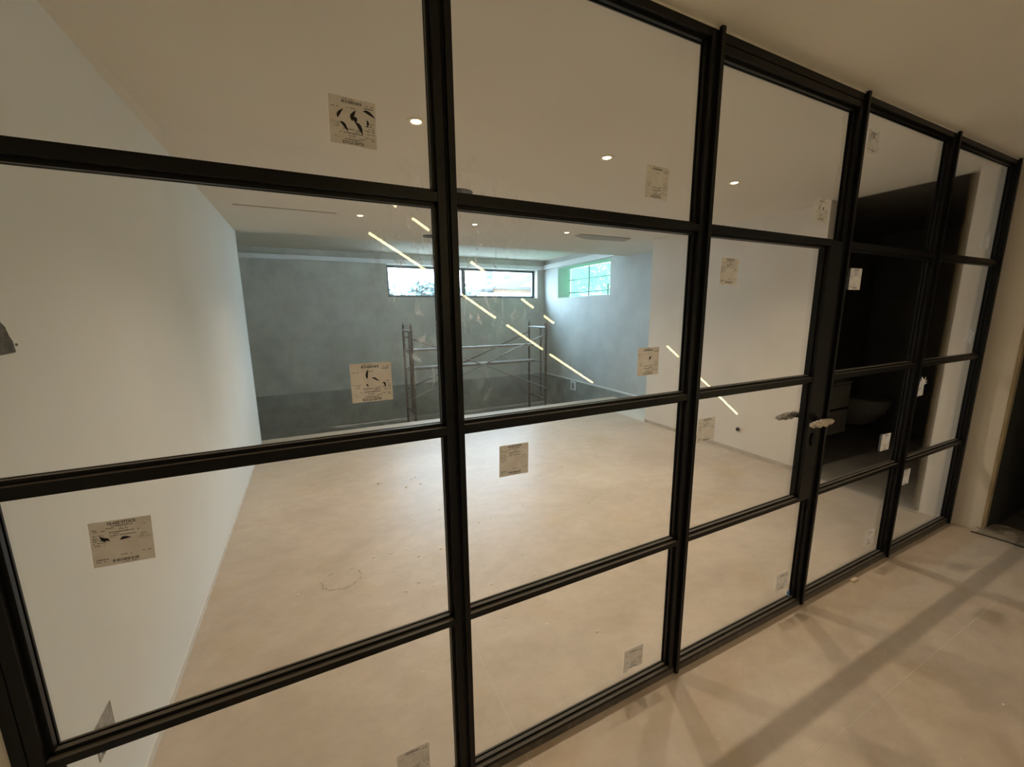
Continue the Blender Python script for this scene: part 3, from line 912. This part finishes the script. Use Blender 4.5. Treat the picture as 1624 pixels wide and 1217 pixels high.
def oval(cx, cy, rx, ry, z):
    return [(cx + rx * math.cos(2 * math.pi * i / seg), cy + ry * math.sin(2 * math.pi * i / seg), z) for i in range(seg)]


bm_loft(bm, [oval(5.05, 1.56, 0.13, 0.12, 0.80), oval(5.05, 1.56, 0.20, 0.17, 0.90), oval(5.05, 1.56, 0.21, 0.18, 0.92), oval(5.05, 1.56, 0.19, 0.16, 0.915), oval(5.05, 1.56, 0.10, 0.09, 0.83)])
obj('basin', bm, 'ceramic', van, smooth=True)
wc = thing('toilet', 'dim wall-hung toilet in the dark bathroom', 'toilet', (6.50, BY, 0))


def dshape(w, yb, yf, z):
    """Rounded-front outline of a toilet bowl: straight back at y=yb, round nose at y=yf (towards -y)."""
    pts = []
    cyy = yf + w
    for i in range(17):
        a = math.pi + math.pi * i / 16
        pts.append((w * math.cos(a), cyy + w * math.sin(a), z))
    pts += [(w, yb, z), (-w, yb, z)]
    return pts


bm = bmesh.new()
bm_loft(bm, [dshape(0.11, 0, -0.30, 0.10), dshape(0.145, 0, -0.40, 0.17), dshape(0.175, 0, -0.50, 0.30), dshape(0.185, 0, -0.53, 0.41), dshape(0.185, 0, -0.53, 0.425)])
obj('bowl', bm, 'ceramic', wc, smooth=False)
bm = bmesh.new(); bm_loft(bm, [dshape(0.188, -0.05, -0.535, 0.427), dshape(0.188, -0.05, -0.535, 0.445)]); obj('seat', bm, 'ceramic', wc)
bm = bmesh.new(); bm_loft(bm, [dshape(0.186, -0.05, -0.533, 0.447), dshape(0.180, -0.05, -0.527, 0.462)]); obj('lid', bm, 'ceramic', wc)

# ---------------------------------------------------------------- small marks and leftovers
# socket cut-outs and patches on the white wall
k = thing('socket_box', 'bare square socket cut-out low on the white wall', 'socket')
yy0, yy1 = 0.316, 0.424
bm = bmesh.new()
bm_prism(bm, [(xl(yy0) + 0.003, yy0), (xl(yy1) + 0.003, yy1), (xl(yy1) - 0.004, yy1), (xl(yy0) - 0.004, yy0)], 'z', 0.334, 0.442)
obj('plate', bm, 'patch_plaster', k)
bm = bmesh.new()
bm_tube(bm, (xl(0.35) + 0.002, 0.345, 0.352), (xl(0.35) + 0.006, 0.345, 0.352), 0.014, 12)
obj('hole', bm, 'patch_dark', k)
k = thing('socket_box', 'dark raw socket cut-out at shoulder height on the white wall', 'socket')
bm = bmesh.new()
bm_prism(bm, [(0.24, 1.555), (0.30, 1.545), (0.355, 1.548), (0.352, 1.575), (0.343, 1.590), (0.336, 1.612), (0.322, 1.625), (0.24, 1.63)], 'x', xl(0.3) - 0.004, xl(0.3) + 0.004)
obj('plate', bm, 'patch_dark', k)
bm = bmesh.new(); bm_tube(bm, (xl(0.37) - 0.002, 0.372, 1.566), (xl(0.37) + 0.002, 0.372, 1.566), 0.0035, 8)
obj('screw_hole', bm, 'patch_dark', k)
# pipe end on the beige wall
k = thing('pipe_end', 'small black pipe end with pale collar low on the beige wall', 'pipe', (XR, 1.775, 0.276))
bm = bmesh.new(); bm_tube(bm, (0, 0, 0), (-0.006, 0, 0), 0.034, 20); obj('collar', bm, 'filler_white', k)
bm = bmesh.new(); bm_tube(bm, (0, 0, 0), (-0.018, 0, 0), 0.022, 20); obj('pipe', bm, 'black_hole', k)
# socket below the white line in the sunken area
k = thing('wall_socket', 'pale framed wall socket below the white line', 'socket', (XN - 0.006, 6.25, 0.0))
boxes('frame', [(-0.02, 0, -0.10, 0.10, -0.10, 0.10)], 'white_plastic', k, 0.004)
boxes('insert', [(-0.024, -0.02, -0.05, 0.05, -0.065, 0.065)], 'raw_render', k)
# offcut of timber at the foot of the partition
o = boxes('timber_offcut', [(2.775, 2.835, -0.034, -0.016, 0.0, 0.012)], 'dust_timber', None, 0.001)
tag(o, 'pale timber offcut lying at the foot of the partition', 'offcut')
# crumpled plastic at the dark doorway
bm = bmesh.new()
rnd = random.Random(4)
NU, NV = 26, 14
g = []
for j in range(NV + 1):
    g.append([])
    for i in range(NU + 1):
        u, w = i / NU, j / NV
        y = -0.13 - 0.62 * u
        x = XR - 0.035 + 0.012 * math.sin(4 * u) + 0.26 * w
        h = 0.004 + (0.030 * (1 - u) + 0.012) * (0.35 + 0.65 * math.sin(math.pi * min(1, w * 1.4))) * abs(math.sin(9 * u + 6 * w)) + rnd.uniform(0, 0.010)
        if j == 0: h = 0.001
        g[-1].append(bm.verts.new((x, y, max(h, 0.001))))
for j in range(NV):
    for i in range(NU):
        bm.faces.new([g[j][i], g[j][i + 1], g[j + 1][i + 1], g[j + 1][i]])
o = obj('plastic_sheet', bm, 'dusty_film')
tag(o, 'crumpled dusty plastic sheet across the sill of the dark doorway', 'plastic sheet')
bm = bmesh.new()
pts = [(XR - 0.060, -0.120), (XR - 0.056, -0.150), (XR - 0.046, -0.20), (XR - 0.036, -0.28), (XR - 0.036, -0.40), (XR - 0.040, -0.60), (XR - 0.04, -0.85)]
for a, b in zip(pts, pts[1:]):
    bm_tube(bm, (a[0], a[1], 0.004), (b[0], b[1], 0.004), 0.004, 6)
tag(obj('loose_cable', bm, 'black_gasket'), 'thin dark cable along the edge of the plastic sheet', 'cable')
# ring-shaped scuff on the floor and crumbs of plaster
bm = bmesh.new()
N = 60
rnd = random.Random(9)
for i in range(N):
    if rnd.random() < 0.3 or 10 < i < 16:
        continue
    a0, a1 = 2 * math.pi * i / N, 2 * math.pi * (i + 1.1) / N
    r = 0.115 + rnd.uniform(-0.006, 0.006); w = rnd.uniform(0.0015, 0.004)
    cx_, cy_ = -0.010, 1.395
    q = [(cx_ + (r + s) * math.cos(a), cy_ + 0.85 * (r + s) * math.sin(a), 0.0006) for a, s in ((a0, -w), (a1, -w), (a1, w), (a0, w))]
    bm.faces.new([bm.verts.new(p) for p in q])
o = obj('scuff_ring', bm, 'scuff'); o['kind'] = 'stuff'; o['label'] = 'dark ring-shaped scuff mark on the floor tiles'; o['category'] = 'scuff mark'
bm = bmesh.new()
rnd = random.Random(21)
for i in range(95):
    x, y = rnd.uniform(-0.3, 3.9), rnd.uniform(0.35, 3.2)
    if i < 40:
        x, y = rnd.gauss(0.75, 0.35), rnd.gauss(1.5, 0.5)
    if i > 80:
        x, y = rnd.uniform(1.2, 3.6), rnd.uniform(-0.9, -0.05)
    if y < 0.12 and y > -0.03:
        continue
    s = rnd.uniform(0.0025, 0.007) * (1 + 0.3 * max(0, y)); a = rnd.uniform(0, 3.1)
    c_, s_ = math.cos(a) * s, math.sin(a) * s
    e = rnd.uniform(0.4, 0.9)
    base = [(x + c_, y + s_), (x - s_ * e, y + c_ * e), (x - c_, y - s_), (x + s_ * e, y - c_ * e)]
    bm_prism(bm, base, 'z', 0.0003, s * 0.7)
o = obj('plaster_crumbs', bm, 'crumb'); o['kind'] = 'stuff'; o['label'] = 'white crumbs of plaster scattered over the floor'; o['category'] = 'debris'

# ---------------------------------------------------------------- outside the long window
gr = boxes('ground', [(-30, 60, YF + 0.4, 90, -1.2, -1.0)], 'ground')
struct(gr, 'ground outside')
h1 = thing('white_house', 'overexposed white house with a two-pane window', 'house', (0, 0, -1.0))
boxes('wall', [(6.6, 16.5, 26.0, 34, 0, 9.0)], 'house_wall', h1)
for z0, z1 in ((5.02, 5.62), (4.40, 4.84)):
    wf = boxes('window', [(10.95, 11.55, 25.95, 26.02, z0 - 0.05, z1 + 0.05)], 'house_wall', h1)
    boxes('pane', [(11.0, 11.5, 25.93, 25.99, z0, z1)], 'house_pane', wf)
h2 = thing('bungalow', 'low bungalow with pale grey roof, beyond the right half of the window', 'house', (0, 0, -1.0))
boxes('wall', [(8.2, 13.2, 17.2, 22, 0, 3.62)], 'house_wall', h2)
boxes('fascia', [(7.7, 12.9, 16.9, 17.0, 3.62, 3.80)], 'house_fascia', h2)
bm = bmesh.new()
bm_prism(bm, [(16.8, 3.78), (22.4, 3.78), (22.4, 3.9), (19.6, 4.78), (16.8, 3.9)], 'x', 9.6, 13.3)
obj('roof', bm, 'house_roof', h2)
bm = bmesh.new()
bm_prism(bm, [(7.4, 3.78), (12.2, 3.78), (12.2, 3.84), (9.7, 4.52), (7.4, 3.84)], 'y', 16.6, 20.0)
obj('gable_roof', bm, 'house_roof', h2)
bm = bmesh.new()
bm_prism(bm, [(8.8, 3.86), (10.8, 3.86), (9.75, 4.30)], 'y', 16.52, 16.6)
obj('gable_end', bm, 'house_grey', h2)
h3 = thing('grey_house', 'pale grey house block behind the bungalow roof', 'house', (0, 0, -1.0))
boxes('wall', [(13.4, 18, 24.0, 25.8, 0, 7.5)], 'house_grey', h3)
boxes('eaves', [(13.2, 18, 23.8, 24.0, 5.05, 5.15)], 'house_roof', h3)
ch = boxes('chimney', [(10.05, 10.45, 16.0, 16.4, 0.0, 7.5)], 'brick_red', h2, 0.01)
boxes('chimney_cap', [(10.0, 10.5, 15.95, 16.45, 7.5, 7.6)], 'house_grey', ch)


def tree(x, y, h, rx, n, seed, label):
    rnd = random.Random(seed)
    t = thing('tree', label, 'tree', (x, y, -1.0), 'trees outside the long window')
    bm = bmesh.new()
    bm_tube(bm, (0, 0, 0), (0, 0, h * 0.6), 0.14, 8, r2=0.06)
    for k in range(5):
        a = rnd.uniform(0, 6.28)
        bm_tube(bm, (0, 0, h * rnd.uniform(0.35, 0.55)), (math.cos(a) * rx * 0.7, math.sin(a) * rx * 0.7, h * rnd.uniform(0.65, 0.9)), 0.05, 6, r2=0.02)
    obj('trunk', bm, 'bark', t)
    bm = bmesh.new()
    for i in range(n):
        a, b_ = rnd.uniform(0, 6.28), rnd.uniform(-1, 1)
        q = rnd.uniform(0.45, 1.0)
        c = Vector((math.cos(a) * math.sqrt(1 - b_ * b_) * rx * q, math.sin(a) * math.sqrt(1 - b_ * b_) * rx * q, h * 0.68 + b_ * h * 0.32 * q))
        u = Vector((rnd.uniform(-1, 1), rnd.uniform(-1, 1), rnd.uniform(-1, 1))).normalized()
        w = u.orthogonal().normalized()
        s = rnd.uniform(0.10, 0.22)
        bm.faces.new([bm.verts.new(c + u * s), bm.verts.new(c + w * s * 0.5), bm.verts.new(c - u * s), bm.verts.new(c - w * s * 0.5)])
    obj('crown', bm, 'foliage', t)


tree(3.9, 14.0, 4.00, 1.05, 900, 1, 'loose tree filling the middle of the window half nearest the white wall')
tree(2.9, 17.5, 4.0, 0.85, 450, 2, 'small tree beside the outer end of the long window')
tree(6.0, 17.5, 4.2, 0.9, 500, 3, 'pale leafy tree just beside the thick mullion')
tree(8.7, 23.8, 4.6, 1.0, 500, 4, 'rounded bluish tree at the corner of the white house')
